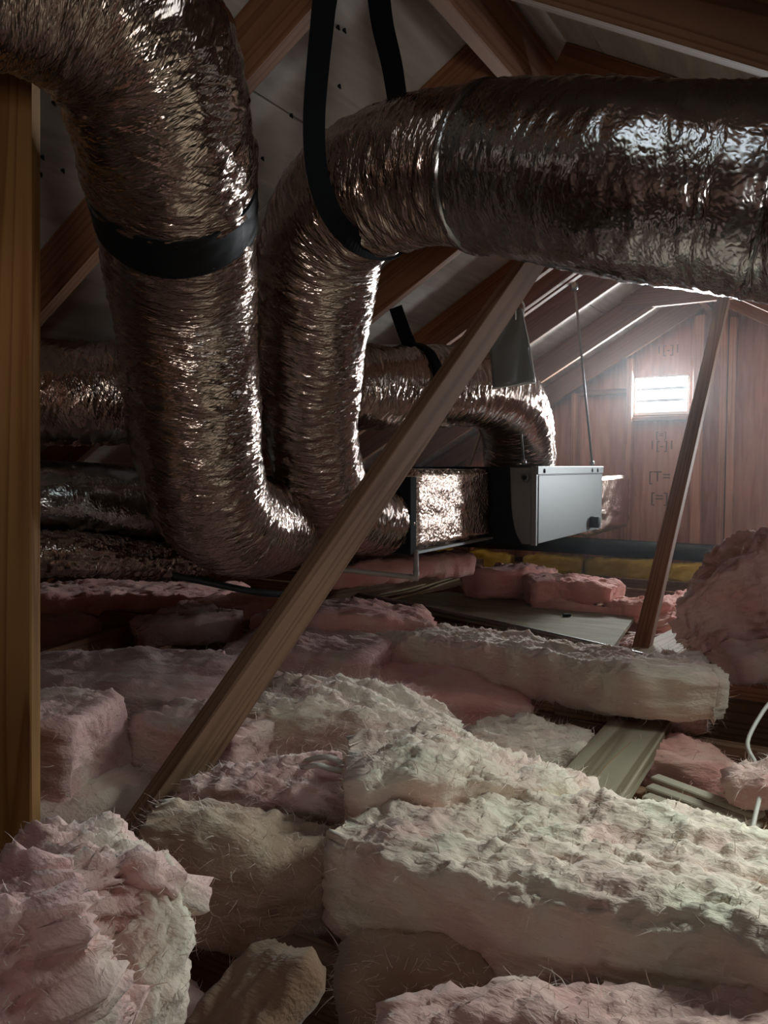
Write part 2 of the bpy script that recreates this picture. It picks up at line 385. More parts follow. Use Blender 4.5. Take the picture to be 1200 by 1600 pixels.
# glass wool batts ----------------------------------------------------------
def batt(label, pts, W, T, seed, mat=None, fuzz_mat=None, step=.012, rough=1.0, fuzz=900, group=None, roll=0.0, long=.016, round_=.032, flat=0.0):
    """pts: world points on the centre line, optionally (point, width factor, thickness factor)"""
    mat = mat or M_pink; fuzz_mat = fuzz_mat or M_fuzz
    cp = [(*(q[0] if isinstance(q, tuple) else q), *(q[1:] if isinstance(q, tuple) else (1, 1))) for q in pts]
    q = catmull(cp, step); p = q[:, :3]
    t = np.gradient(p, axis=0); t /= np.linalg.norm(t, axis=1)[:, None]
    side = np.cross(t, (0, 0, 1.)); side /= np.linalg.norm(side, axis=1)[:, None]
    up = np.cross(side, t)
    if roll:
        side, up = side * math.cos(roll) + up * math.sin(roll), up * math.cos(roll) - side * math.sin(roll)
    # rounded rectangle outline, evenly spaced
    rr = min(round_, T * .42); a, b_ = W / 2 - rr, T / 2 - rr
    per = [];
    for cx, cy, a0 in ((a, b_, 0), (-a, b_, 90), (-a, -b_, 180), (a, -b_, 270)):
        for k in range(7):
            an = math.radians(a0 + 15 * k); per.append((cx + rr * math.cos(an), cy + rr * math.sin(an)))
    per = np.array(per + per[:1]); L = np.concatenate([[0], np.cumsum(np.linalg.norm(np.diff(per, axis=0), axis=1))])
    ns = max(24, int(L[-1] / step)); u = np.arange(ns) / ns * L[-1]
    ox, oy = np.interp(u, L, per[:, 0]), np.interp(u, L, per[:, 1])
    rings = []; S = np.concatenate([[0], np.cumsum(np.linalg.norm(np.diff(p, axis=0), axis=1))])
    ne = max(4, int(T / 2 / step))
    def ring(k, shrink, off):
        f = 1 - shrink
        m = np.maximum(np.abs(ox) / (W / 2), np.abs(oy) / (T / 2)) + 1e-6
        return (p[k] + t[k] * off + side[k] * (ox * q[k, 3] * f)[:, None] + up[k] * (oy * q[k, 4] * f)[:, None])
    V = []; SS = []; U = []; FF = []
    for e in range(ne, 0, -1):
        V.append(ring(0, e / ne * .97, -rr * (1 - (e / ne) ** 3) * .5 - rr * .5)); SS.append(np.full(ns, S[0])); FF.append(1 - e / ne * .97)
    for k in range(len(p)): V.append(ring(k, 0, 0)); SS.append(np.full(ns, S[k])); FF.append(1)
    for e in range(1, ne + 1):
        V.append(ring(-1, e / ne * .97, rr * (1 - (e / ne) ** 3) * .5 + rr * .5)); SS.append(np.full(ns, S[-1])); FF.append(1 - e / ne * .97)
    V = np.array(V); nr = len(V)
    du = np.roll(V, -1, 1) - np.roll(V, 1, 1); dv = np.gradient(V, axis=0)
    nrm = np.cross(du, dv); nrm /= np.linalg.norm(nrm, axis=2)[..., None] + 1e-9
    cen = V.mean(1, keepdims=True)
    if ((V - cen) * nrm).sum() < 0: nrm = -nrm
    s_ = np.array(SS)
    FF = np.array(FF)[:, None]; lx = ox[None] * FF; ly = oy[None] * FF
    loc = np.stack([s_, lx, ly], -1).reshape(-1, 3)
    wv = V.reshape(-1, 3)
    warp = np.stack([vnoise(wv * 14, seed + k) for k in (20, 21, 22)], -1) * .018
    big = fbm(wv * 7, seed, 2)
    strand = fbm((loc + warp) * np.array((9, 40, 40)), seed + 3, 3, .6)
    clump = fbm((wv + warp) * 17, seed + 4, 2)
    fib = 1 - 2 * np.abs(fbm((loc + warp) * np.array((24, 95, 95)), seed + 12, 2))
    tiny = fbm((wv + warp * .5) * 120, seed + 6, 2)
    torn = fbm((wv + warp) * 24, seed + 8, 2)
    upf = np.clip((nrm.reshape(-1, 3)[:, 2] - .1) / .5, 0, 1) * (1 - flat) + flat
    upf = .42 + .58 * upf
    d = rough * (.013 * big + upf * (.0075 * strand + .0045 * clump + .0035 * (fib - .5) + .0025 * tiny + .009 * np.clip(torn - .25, 0, 1)))
    V2 = V + nrm * d.reshape(nr, ns)[..., None]
    Vf = V2.reshape(-1, 3)
    f = grid_faces(nr, ns)
    f += [list(range(ns))[::-1], list(range(nr * ns - ns, nr * ns))]
    base = p[len(p) // 2].copy()
    root = empty('insulation_batt', tuple(base), label, 'insulation', group)
    mesh('batt_body', Vf, f, mat, root)
    if fuzz:
        nf = int(fuzz * 2.5); idx = rng.integers(ns * 2, nr * ns - ns * 2, nf)
        pp = Vf[idx]; nn = nrm.reshape(-1, 3)[idx]
        tt = t[np.clip((idx // ns) - ne, 0, len(p) - 1)] * rng.choice((-1, 1), nf)[:, None] + rng.normal(0, .7, (nf, 3))
        ln = long * np.minimum(rng.gamma(2.0, .4, nf), 1.5)[:, None] + .004
        tt /= np.linalg.norm(tt, axis=1)[:, None]
        lift = rng.uniform(.05, .55, nf)[:, None]
        wdir = np.cross(tt, nn); wdir /= np.linalg.norm(wdir, axis=1)[:, None] + 1e-9
        curl = rng.normal(0, .5, (nf, 1)); wid = rng.uniform(.0003, .0008, nf)[:, None]
        FV = []
        for k in range(4):
            a_ = k / 3
            c = pp - nn * .002 + ln * (tt * a_ + nn * lift * a_ * (1.25 - a_ * .6) + wdir * curl * a_ * a_)
            wk = wid * (1 - .75 * a_)
            FV += [c - wdir * wk, c + wdir * wk]
        FV = np.stack(FV, 1).reshape(-1, 3)
        i8 = np.arange(nf)[:, None] * 8
        ff = np.concatenate([i8 + np.array((0, 1, 3, 2)), i8 + np.array((2, 3, 5, 4)), i8 + np.array((4, 5, 7, 6))]).tolist()
        o = mesh('loose_fibre', FV, ff, fuzz_mat, root); o['kind'] = 'stuff'
    return root

# ================================================================== the setting
TP = 0.577
RZ = lambda x: 2.20 + TP * x            # underside of the left rafters
XR = -0.78; ZR = RZ(XR)                 # ridge
RZr = lambda x: ZR - TP * (x - XR)      # underside of the right rafters
Y0, Y1 = -1.3, 5.49
dz = .14 / math.cos(math.atan(TP))      # vertical depth of a rafter
XL, XRR = -3.95, 2.4

floor = empty('floor', (0, 0, -.2), kind='structure'); floor['label'] = 'ceiling joists over drywall under the insulation'
box('drywall', (XL, Y0, -.215), (XRR, Y1, -.20), M_dry, floor, 0)
for k in range(-11, 9):
    y = 2.10 + .406 * k
    if Y0 < y < Y1: timber('joist', (XL, y, -.10), (XRR, y, -.10), .038, .195, (0, 1, 0), M_fir, floor)

cl = empty('ceiling_left', (-2, 1.5, 1.2), kind='structure'); cl['label'] = 'plywood roof slope with bare rafters falling away to the left'
cr = empty('ceiling_right', (.5, 1.5, 1.2), kind='structure'); cr['label'] = 'roof slope falling to the right above the camera'
sl = Vector((1, 0, TP)).normalized(); slr = Vector((1, 0, -TP)).normalized()
upl = Vector((-TP, 0, 1)).normalized(); upr = Vector((TP, 0, 1)).normalized()
for y in (-1.09, -.48, .13, .74, 1.36, 1.98, 2.61, 3.28, 3.50, 3.56, 3.98, 4.74, 5.40):
    a = Vector((XL, y - .019, RZ(XL))) + upl * .07; b = Vector((XR - .02, y - .019, RZ(XR - .02))) + upl * .07
    timber('rafter', a, b, .038, .14, (0, 1, 0), M_raft, cl)
for k in range(-4, 7):
    y = 1.54 + .61 * k
    a = Vector((XR + .02, y - .019, RZr(XR + .02))) + upr * .07; b = Vector((XRR, y - .019, RZr(XRR))) + upr * .07
    timber('rafter', a, b, .038, .14, (0, 1, 0), M_raft if k else M_fir, cr)
# roof sheathing, sheet by sheet with open joints (left slope)
pl_w = 1.22
seam0 = -1.21
j = 0
xs = [-.70]; x = seam0
while x > XL - .2: xs.append(x); x -= pl_w * math.cos(math.atan(TP))
for r_i in range(len(xs) - 1):
    xa, xb = xs[r_i + 1], xs[r_i]
    ys = [Y0] + [y for y in np.arange(Y0 + (.7 if r_i % 2 else 1.9), Y1 - .2, 2.44)] + [Y1 + .05]
    for ya, yb in zip(ys[:-1], ys[1:]):
        mid = Vector(((xa + xb) / 2, (ya + yb) / 2, RZ((xa + xb) / 2))) + upl * (.14 + .0075)
        M = Matrix.Translation(mid) @ Matrix((Vector((0, 1, 0)), -sl, upl)).transposed().to_4x4()
        L = (xb - xa) / sl.x
        put(link('sheathing_panel', box_mesh('sheathing_panel', yb - ya - .004, L - (.005 if r_i or True else 0), .013, .001), M_ply, None, M, False), cl)
# right slope sheathing with the roof vent opening left open
def rsheet(xa, xb, ya, yb):
    mid = Vector(((xa + xb) / 2, (ya + yb) / 2, RZr((xa + xb) / 2))) + upr * (.14 + .0075)
    M = Matrix.Translation(mid) @ Matrix((Vector((0, 1, 0)), slr, -upr)).transposed().to_4x4()
    put(link('sheathing_panel', box_mesh('sheathing_panel', yb - ya - .004, (xb - xa) / slr.x - .004, .013, .001), M_ply, None, M, False), cr)
VX0, VX1, VY0, VY1 = -.66, -.12, .36, .87
UX0, UX1, UY0, UY1 = .30, .70, 1.60, 2.10
rsheet(-.86, VX0, Y0, Y1 + .05)
rsheet(VX0, VX1, Y0, VY0); rsheet(VX0, VX1, VY1, Y1 + .05)
rsheet(VX1, UX0, Y0, 1.2); rsheet(VX1, UX0, 1.2, Y1 + .05)
rsheet(UX0, UX1, Y0, UY0); rsheet(UX0, UX1, UY1, Y1 + .05)
rsheet(UX1, 1.1, Y0, 2.2); rsheet(UX1, 1.1, 2.2, Y1 + .05)
rsheet(1.1, XRR, Y0, 1.0); rsheet(1.1, XRR, 1.0, Y1 + .05)
for nm_, par_, xa_, xb_, fz_, u_, s_ in (('roof_felt', cl, XL - .1, XR, RZ, upl, sl), ('roof_felt', cr, XR, XRR + .1, RZr, upr, slr)):
    for ya_, yb_, xc_, xd_ in (((Y0 - .02, Y1 + .06, xa_, xb_),) if par_ is cl else ((Y0 - .02, VY0, xa_, xb_), (VY1, UY0, xa_, xb_), (UY1, Y1 + .06, xa_, xb_), (VY0, VY1, xa_, VX0), (VY0, VY1, VX1, xb_), (UY0, UY1, xa_, UX0), (UY0, UY1, UX1, xb_))):
        mid_ = Vector(((xc_ + xd_) / 2, (ya_ + yb_) / 2, fz_((xc_ + xd_) / 2))) + u_ * .166
        M_ = Matrix.Translation(mid_) @ Matrix((Vector((0, 1, 0)), -s_, u_) if par_ is cl else (Vector((0, 1, 0)), s_, -u_)).transposed().to_4x4()
        put(link(nm_, box_mesh(nm_, yb_ - ya_, (xd_ - xc_) / s_.x, .012, 0), M_felt, None, M_, False), par_)
# eave boards close the low edges
box('eave_board', (XL - .04, Y0, -.21), (XL, Y1, .12), M_fir, cl); box('eave_board', (XRR, Y0, -.21), (XRR + .04, Y1, .25), M_fir, cr)
rb = timber('ridge_board', (XR - .01, Y0 + .05, ZR + .055), (XR - .01, Y1 - .1, ZR + .055), .038, .19, (1, 0, 0), M_raft, cl)

# far gable wall --------------------------------------------------------------
wf = empty('wall_far', (-1, Y1, .8), kind='structure'); wf['label'] = 'reddish plywood gable end wall with exposed studs'
vx0, vx1, vz0, vz1 = -1.268, -.912, 1.055, 1.315
top = lambda x: min(RZ(x), RZr(x)) + dz
def gpanel(xa, xb, za, zb=None):
    pts = [(xa, za), (xb, za)]
    if zb is None:
        pts += [(xb, top(xb))]
        if xa < XR < xb: pts += [(XR, top(XR))]
        pts += [(xa, top(xa))]
    else: pts += [(xb, zb), (xa, zb)]
    n = len(pts)
    v = [(x, Y1, z) for x, z in pts] + [(x, Y1 + .012, z) for x, z in pts]
    f = [list(range(n)), list(range(n, 2 * n))[::-1]] + [[i + n, (i + 1) % n + n, (i + 1) % n, i] for i in range(n)]
    return mesh('siding_panel', v, f, M_gable, wf, False)
gpanel(XL, -2.489, -.2); gpanel(-2.486, vx0 - .001, -.2)
gpanel(vx0, vx1, -.2, vz0); gpanel(vx0, vx1, vz1)
gpanel(vx1 + .001, -.05, -.2); gpanel(-.047, .085, -.2); gpanel(.085, .475, -.2, .625); gpanel(.085, .475, .975); gpanel(.475, 1.172, -.2); gpanel(1.175, XRR, -.2)
SY0, SY1 = Y1 - .089, Y1
for xa, xb in ((-3.3, -3.26), (-2.92, -2.88), (-2.52, -2.48), (-2.10, -2.06), (-1.69, -1.65), (-1.308, -1.27),
               (-.88, -.815), (-.715, -.674), (-.667, -.622), (-.40, -.362), (.045, .083), (.477, .515), (.82, .858), (1.22, 1.258)):
    xm = (xa + xb) / 2
    z1 = min(RZ(xa), RZr(xb)) - .002
    if z1 > .3: timber('stud', (xm, (SY0 + SY1) / 2, .03), (xm, (SY0 + SY1) / 2, z1), xb - xa, .089, (1, 0, 0), M_stud, wf)
timber('bottom_plate', (XL + .1, SY0 + .045, .01), (XRR - .1, SY0 + .045, .01), .089, .038, (0, 1, 0), M_raft, wf)
timber('blocking', (-1.65, SY0 + .06, 1.225), (-1.308, SY0 + .06, 1.225), .05, .038, (0, 1, 0), M_raft, wf)
timber('sill_block', (-1.27, SY0 + .06, 1.03), (-.88, SY0 + .06, 1.03), .06, .03, (0, 1, 0), M_raft, wf)
# roofing nails coming through the deck
for px_, py_ in ((528, 42), (538, 47), (530, 134), (455, 180), (410, 247), (66, 245), (63, 272), (98, 266), (84, 160), (432, 300)):
    v_ = FW + RT * ((px_ - 600) / 1200) + UP * ((800 - py_) / 1200); nl_ = upl
    p0_ = Vector((0, 0, 2.20)) + upl * .14
    q_ = EYE + v_ * ((p0_ - EYE).dot(nl_) / v_.dot(nl_))
    nb_ = bmesh.new(); bmesh.ops.create_cone(nb_, cap_ends=True, segments=6, radius1=.0055, radius2=.001, depth=.012)
    nm_ = bpy.data.meshes.new('nail'); nb_.to_mesh(nm_); nb_.free()
    put(link('nail', nm_, M_rub, None, Matrix.Translation(q_ - nl_ * .005) @ (-nl_).to_track_quat('Z', 'Y').to_matrix().to_4x4(), False), cl)
# ink stamps on the siding
def stamp(body, px, py, size):
    cu = bpy.data.curves.new('stamp_print', 'FONT'); cu.body = body; cu.size = size; cu.align_x = 'CENTER'; cu.extrude = .0004
    o = bpy.data.objects.new('stamp_tmp', cu); C.objects.link(o)
    dg = bpy.context.evaluated_depsgraph_get(); me = bpy.data.meshes.new_from_object(o.evaluated_get(dg))
    bpy.data.objects.remove(o)
    v = FW + RT * ((px - 600) / 1200) + UP * ((800 - py) / 1200); k = (Y1 - .002) / v.y
    pt = EYE + v * k
    put(link('stamp_print', me, M_print, None, Matrix.Translation(pt) @ Matrix.Rotation(math.pi / 2, 4, 'X'), False), wf)
stamp('1[-]1', 1034, 702, .085); stamp('[=]', 1033, 684, .06); stamp('[T=', 1030, 752, .10); stamp('[=]', 1030, 785, .10); stamp('1[-]1', 1044, 552, .08)

# near gable wall behind the camera, with an opening added for the rear fill lamp
wn = empty('wall_near', (0, Y0, .8), kind='structure'); wn['label'] = 'gable wall behind the camera'
def npanel(xa, xb, za, zb=None):
    pts = [(xa, za), (xb, za)] + ([(xb, top(xb))] + ([(XR, top(XR))] if xa < XR < xb else []) + [(xa, top(xa))] if zb is None else [(xb, zb), (xa, zb)])
    n = len(pts); v = [(x, Y0, z) for x, z in pts] + [(x, Y0 - .012, z) for x, z in pts]
    f = [list(range(n))[::-1], list(range(n, 2 * n))] + [[i, (i + 1) % n, (i + 1) % n + n, i + n] for i in range(n)]
    mesh('siding_panel', v, f, M_gable, wn, False)
npanel(XL, .7, -.2); npanel(.7, 1.26, -.2, .25); npanel(.7, 1.26, .69); npanel(1.26, XRR, -.2)

# gable vent: frame and louvre blades
def louvre_vent(label, vx0, vx1, vz0, vz1, nb):
    gv = empty('gable_vent', ((vx0 + vx1) / 2, Y1, vz0), label, 'vent')
    for nm, lo, hi in (('frame_side', (vx0, Y1 - .03, vz0), (vx0 + .012, Y1 + .05, vz1)), ('frame_side', (vx1 - .012, Y1 - .03, vz0), (vx1, Y1 + .05, vz1)),
                       ('frame_rail', (vx0 + .012, Y1 - .03, vz1 - .010), (vx1 - .012, Y1 + .05, vz1)), ('frame_rail', (vx0 + .012, Y1 - .03, vz0), (vx1 - .012, Y1 + .05, vz0 + .02))):
        box(nm, lo, hi, M_white, gv, .001)
    for k in range(1, nb):
        z = vz0 + .015 + (vz1 - vz0 - .02) * k / nb
        timber('louvre_blade', (vx0 + .013, Y1 + .012, z), (vx1 - .013, Y1 + .012, z), .05, .019, (0, 1, -.10), M_vblade, gv, 0)
louvre_vent('white louvred gable vent glaring with daylight in the far wall', vx0, vx1, vz0, vz1, 3)
louvre_vent('second louvred gable vent beyond the right edge of the picture', .087, .473, .627, .973, 4)

# roof vent hood over the opening (above the frame)
def roof_vent(label, x0, x1, y0, y1):
    rv = empty('roof_vent', ((x0 + x1) / 2, (y0 + y1) / 2, RZr(x0) + dz), label, 'vent')
    hz = RZr(x0) + dz + .19
    box('hood_top', (x0 - .04, y0 - .03, hz), (x1 + .06, y1 + .03, hz + .006), M_galv, rv, 0)
    box('hood_side', (x0 - .035, y0 - .02, RZr(x0) + .18), (x0 - .03, y1 + .02, hz), M_galv, rv, 0)
roof_vent('small metal roof vent hood above the nearest rafter bay', VX0, VX1, VY0, VY1)
roof_vent('large metal roof vent hood in the right slope beyond the picture', UX0, UX1, UY0, UY1)

# collar ties
for i, (y, xa, xb) in enumerate(((4.70, -1.17, -.34),)):
    o = timber('collar_tie', (xa, y, 1.632 + .07), (xb, y, 1.632 + .07), .038, .14, (0, 1, 0), M_raft)
    tag(o, 'horizontal collar tie between rafters above the gable vent', 'beam')

# dusty air: daylight from the vents shows in it
hm = bpy.data.materials.new('dusty_air'); hm.use_nodes = True; hm.node_tree.nodes.clear()
hv = hm.node_tree.nodes.new('ShaderNodeVolumeScatter'); ho_ = hm.node_tree.nodes.new('ShaderNodeOutputMaterial')
hv.inputs['Color'].default_value = (.9, .95, 1, 1); hv.inputs['Density'].default_value = .014; hv.inputs['Anisotropy'].default_value = .55
hm.node_tree.links.new(hv.outputs[0], ho_.inputs['Volume'])
hp_ = [(-2.5, .02), (.85, .02), (.85, RZr(.85) - .03), (XR, ZR - .07), (-2.5, RZ(-2.5) - .03)]
hz_o = mesh('dust_haze', [(x_, 2.95, z_) for x_, z_ in hp_] + [(x_, Y1 - .15, z_) for x_, z_ in hp_],
            [[4, 3, 2, 1, 0][::-1], [5, 6, 7, 8, 9][::-1]] + [[(i_ + 1) % 5, i_, i_ + 5, (i_ + 1) % 5 + 5] for i_ in range(5)], hm, None, False)
tag(hz_o, 'thin dusty haze hanging in the attic air before the vent', 'haze', kind='stuff')

# ================================================================== timbers that stand free
o = timber('wood_post', P(17, 1520, 1.36), P(17, -40, 1.36), .089, .038, RT, M_post)
tag(o, 'upright golden fir post along the left edge of the picture', 'post')
d = P(905, 300, 2.52)
a_ = F(212, 1318, .0)
o = timber('diagonal_brace', a_, d, .089, .038, (0, -1, 1), M_fir)
tag(o, 'long diagonal two-by-four brace crossing in front of the metal ducts', 'brace')
o = timber('slim_brace', F(1000, 1026, .0), P(1131, 468, 4.22), .05, .06, (0, -1, 1), M_fir)
tag(o, 'slim leaning brace in front of the gable vent', 'brace')

# ================================================================== ducts
r1 = .148
d1, pr1 = duct('flexible_duct', [(-620, -240, .82, r1), (-260, -170, .95, r1), (-60, -110, 1.02, r1), (115, -25, 1.12, r1), (215, 70, 1.20, r1), (252, 190, 1.29, r1), (272, 310, 1.43, r1),
                        (288, 450, 1.63, r1), (300, 600, 1.75, r1), (312, 715, 1.86, r1), (335, 790, 2.0, r1), (385, 822, 2.2, .145), (440, 820, 2.55, .14), (490, 806, 2.98, .13)],
               'tall silver flexible duct hanging at left, taped with a black band',
               [(0, (271, 287, 1.40, .004), 'upper_jacket', M_foil, .004, 1.2), ((271, 287, 1.40, .068), 1, 'lower_jacket', M_foil, .004, 1.1)],
               [((271, 287, 1.40, -.012), (271, 287, 1.40, .078), 'black_band', M_tape, .0045)], seed=3)
r2 = .146
d2, pr2 = duct('flexible_duct', [(Vector((.86, .35, .52)), r2), (Vector((.70, .70, .68)), r2), (Vector((.50, .98, .84)), r2), (Vector((.27, 1.15, .99)), r2), (1300, 312, 1.11, r2), (1150, 300, 1.18, r2), (1000, 288, 1.25, r2), (870, 272, 1.36, r2), (760, 265, 1.47, r2), (650, 271, 1.58, r2),
                        (565, 300, 1.68, r2), (512, 360, 1.79, r2), (493, 450, 1.9, r2), (485, 570, 2.06, .142), (486, 680, 2.24, .14), (508, 765, 2.45, .138), (550, 806, 2.66, .132), (604, 812, 2.86, .128)],
               'big silver flexible duct arching in from the right, carried by a black strap',
               [(0, (760, 265, 1.47, 0), 'outer_sleeve', M_foil_s, .006, .8), ((760, 265, 1.47, -.02), 1, 'jacket', M_foil, -.001, 1.15)],
               [((760, 265, 1.47, -.008), (760, 265, 1.47, .004), 'sleeve_hem', M_foil_s, .010)], seed=11)
d3, pr3 = duct('flexible_duct', [(-420, 640, 1.72, .14), (-60, 612, 2.10, .146), (130, 615, 2.2, .15), (260, 613, 2.35, .15), (400, 610, 2.53, .152), (560, 606, 2.72, .152), (660, 605, 2.9, .155), (735, 606, 3.1, .16), (785, 620, 3.32, .164),
                        (806, 662, 3.52, .166), (811, 705, 3.64, .168), (812, 742, 3.70, .168)],
               'horizontal silver flexible duct behind the others, turning down into the air handler',
               [(0, 1, 'jacket', M_foil, 0, 1.1)], [(.625, .64, 'hanger_band', M_black, .008)], seed=23)
d4, pr4 = duct('flexible_duct', [(-420, 790, 1.75, .118), (-60, 784, 2.12, .118), (90, 784, 2.18, .118), (220, 790, 2.36, .118), (330, 796, 2.72, .118), (404, 798, 3.10, .118)],
               'low silver duct beside the post with a bright highlight', [(0, 1, 'jacket', M_foil_s, 0, .5)], seed=31)
d5, pr5 = duct('flexible_duct', [(-400, 884, 1.65, .062), (-40, 872, 1.98, .062), (60, 866, 2.02, .062), (140, 866, 2.1, .06), (230, 878, 2.3, .058), (330, 880, 2.62, .058)],
               'smallest crumpled duct near the floor at far left', [(0, 1, 'jacket', M_foil, 0, 1.6)], seed=41, step=.005)

# hanging straps --------------------------------------------------------------
def strap(label, pts, width, group=None):
    cps = []
    W3 = [p if isinstance(p, Vector) else P(*p) for p in pts]
    for k, p in enumerate(W3):
        t = (W3[min(k + 1, len(W3) - 1)] - W3[max(k - 1, 0)]).normalized()
        wd = t.cross(p - EYE).normalized(); cps.append((p, wd))
    root = empty('hanging_strap', tuple(W3[0]), label, 'strap', group)
    ribbon('webbing', cps, width, .003, M_black, root)
    return root
strap('wide black strap slung under the bend of the arching duct',
      [Vector((-.77, 1.05, 1.712)), (511, -60, 1.33), (505, 20, 1.38), (497, 100, 1.44), (491, 180, 1.49), (493, 250, 1.505), (505, 305, 1.515), (528, 350, 1.545), (558, 379, 1.60), (590, 391, 1.67), (618, 386, 1.75), (640, 350, 1.84)], .043)
strap('black strap end rising behind the arching duct to the ridge',
      [Vector((-.79, 1.24, 1.712)), (588, -30, 1.51), (598, 40, 1.60), (612, 100, 1.68), (622, 160, 1.75), (640, 250, 1.80)], .046)
strap('short dark strap holding the horizontal duct behind', [(618, 480, 2.86), (632, 520, 2.84), (650, 560, 2.80), (668, 590, 2.80)], .05)

# ================================================================== air handler and plenum
ux0, ux1, uy0, uy1, uz0, uz1 = -1.80, -1.14, 3.165, 4.19, .365, .70
ah = empty('air_handler', (-1.45, 3.65, uz0), 'galvanised box air handler hung on rods beside the foil plenum', 'air handler')
box('casing', (ux0, uy0, uz0), (ux1 - .004, uy1, uz1), M_dgalv, ah, .004)
fp_ = box('front_panel', (ux1 - .004, uy0 + .02, uz0 + .004), (ux1 + .006, uy1 - .004, uz1 - .035), M_galv, ah, .002)
tf_ = box('top_flange', (ux1 - .006, uy0 - .002, uz1 - .032), (ux1 + .010, uy1 + .004, uz1 + .004), M_galv, ah, .002)
box('corner_angle', (ux1 - .02, uy0 - .006, uz0 - .004), (ux1 + .004, uy0 + .012, uz1 + .004), M_dgalv, ah, .002)
# black insulation wrap hanging over the end face, wavy edge
vv = []; ff = []
nk = 24
for k in range(nk + 1):
    z = uz0 - .004 + (uz1 - uz0 + .006) * k / nk; e = -1.225 - .022 * math.sin(math.pi * k / nk) - .035 * (k / nk) ** 3 + .03 * math.exp(-k * .4)
    vv += [(ux0, uy0 - .008, z), (e, uy0 - .008, z), (e, uy0 - .001, z), (ux0, uy0 - .001, z)]
for k in range(nk):
    for q in range(4): ff.append([4 * k + q, 4 * k + (q + 1) % 4, 4 * k + 4 + (q + 1) % 4, 4 * k + 4 + q])
ff += [[3, 2, 1, 0], [4 * nk, 4 * nk + 1, 4 * nk + 2, 4 * nk + 3]]
mesh('black_liner', vv, ff, M_rub, ah, False)
cg = tube('cable_grommet', [(-1.185, uy0 - .016, .655), (-1.185, uy0 - .004, .655)], .017, M_dgalv, ah, 14, smooth_path=False)
sub(tube('grommet_hole', [(-1.185, uy0 - .018, .655), (-1.185, uy0 - .010, .655)], .010, M_rub, None, 12, smooth_path=False), cg)
sub(tube('drain_port', [(ux1 + .004, 3.98, .415), (ux1 + .05, 3.98, .415)], .030, M_rub, None, 12, smooth_path=False), fp_)
for y, z in ((3.24, .684), (3.98, .684), (4.08, .684)):
    sub(tube('screw', [(ux1 + .008, y, z), (ux1 + .014, y, z)], .010, M_rub, None, 8, smooth_path=False), tf_)

def wrapped_box(name, lo, hi, mat, parent, amp=.006, seed=1, step=.02):
    """box skin with rounded edges and puffy foil wrap; uv in metres"""
    bm = bmesh.new(); lo, hi = Vector(lo), Vector(hi); d = hi - lo
    bmesh.ops.create_cube(bm, size=1)
    for v in bm.verts: v.co = Vector((v.co.x * d.x, v.co.y * d.y, v.co.z * d.z))
    bmesh.ops.bevel(bm, geom=bm.edges[:], offset=.014, segments=2, affect='EDGES')
    bmesh.ops.subdivide_edges(bm, edges=[e for e in bm.edges if e.calc_length() > .05], cuts=18, use_grid_fill=True)
    bm.normal_update()
    co = np.array([v.co for v in bm.verts]); nn = np.array([v.normal for v in bm.verts])
    dsp = amp * fbm(co * np.array((9, 9, 22)), seed, 3)
    for v, n_, e in zip(bm.verts, nn, dsp): v.co += Vector(n_) * float(e)
    uvl = bm.loops.layers.uv.new('UVMap')
    for f in bm.faces:
        for l in f.loops: l[uvl].uv = (l.vert.co.y + l.vert.co.x, l.vert.co.z + .4 * l.vert.co.x)
    me = bpy.data.meshes.new(name); bm.to_mesh(me); bm.free()
    return put(link(name, me, mat, None, Matrix.Translation((lo + hi) / 2)), parent)
pn = empty('supply_plenum', (-1.8, 2.8, .395), 'foil-wrapped rectangular plenum joining the flexible ducts to the air handler', 'plenum')
wrapped_box('foil_wrap', (-2.22, 2.45, .395), (-1.34, 3.158, .69), M_foil_b, pn)
box('end_plate', (-2.20, 2.405, .385), (-1.335, 2.452, .665), M_rub, pn, .003)
box('bottom_trim', (-1.352, 2.46, .383), (-1.332, 3.155, .394), M_dgalv, pn, .001)
rs = empty('return_stub', (-1.4, 4.4, .41), 'foil-wrapped duct stub leaving the right end of the air handler', 'duct')
wrapped_box('foil_wrap', (-1.72, 4.20, .315), (-1.205, 5.12, .645), M_foil_b, rs, .008, 5)

def rod(label, p0, p1):
    root = empty('threaded_rod', tuple(p1), label, 'rod', 'rods hanging the air handler')
    sk = tube('shank', [p0, p1], .006, M_steel, root, 8, smooth_path=False)
    d_ = (Vector(p0) - Vector(p1)).normalized()
    sub(tube('nut', [Vector(p0) - d_ * .02, Vector(p0) - d_ * .05], .016, M_steel, None, 6, smooth_path=False), sk)
    sub(tube('nut', [Vector(p1) + d_ * .006, Vector(p1) + d_ * .022], .013, M_steel, None, 6, smooth_path=False), sk)
rod('long thin rod from rafter to the right end of the air handler', P(897, 436, 3.62), Vector((-1.15, 4.05, .71)))
rod('rod in front of the vertical duct elbow on the air handler', P(806, 585, 3.25), Vector((-1.205, 3.19, .71)))
o = timber('wood_stick', P(765, 632, 3.6), P(734, 727, 3.55), .012, .012, (1, 0, 0), M_lath); tag(o, 'thin pale stick leaning against the plenum top', 'stick')

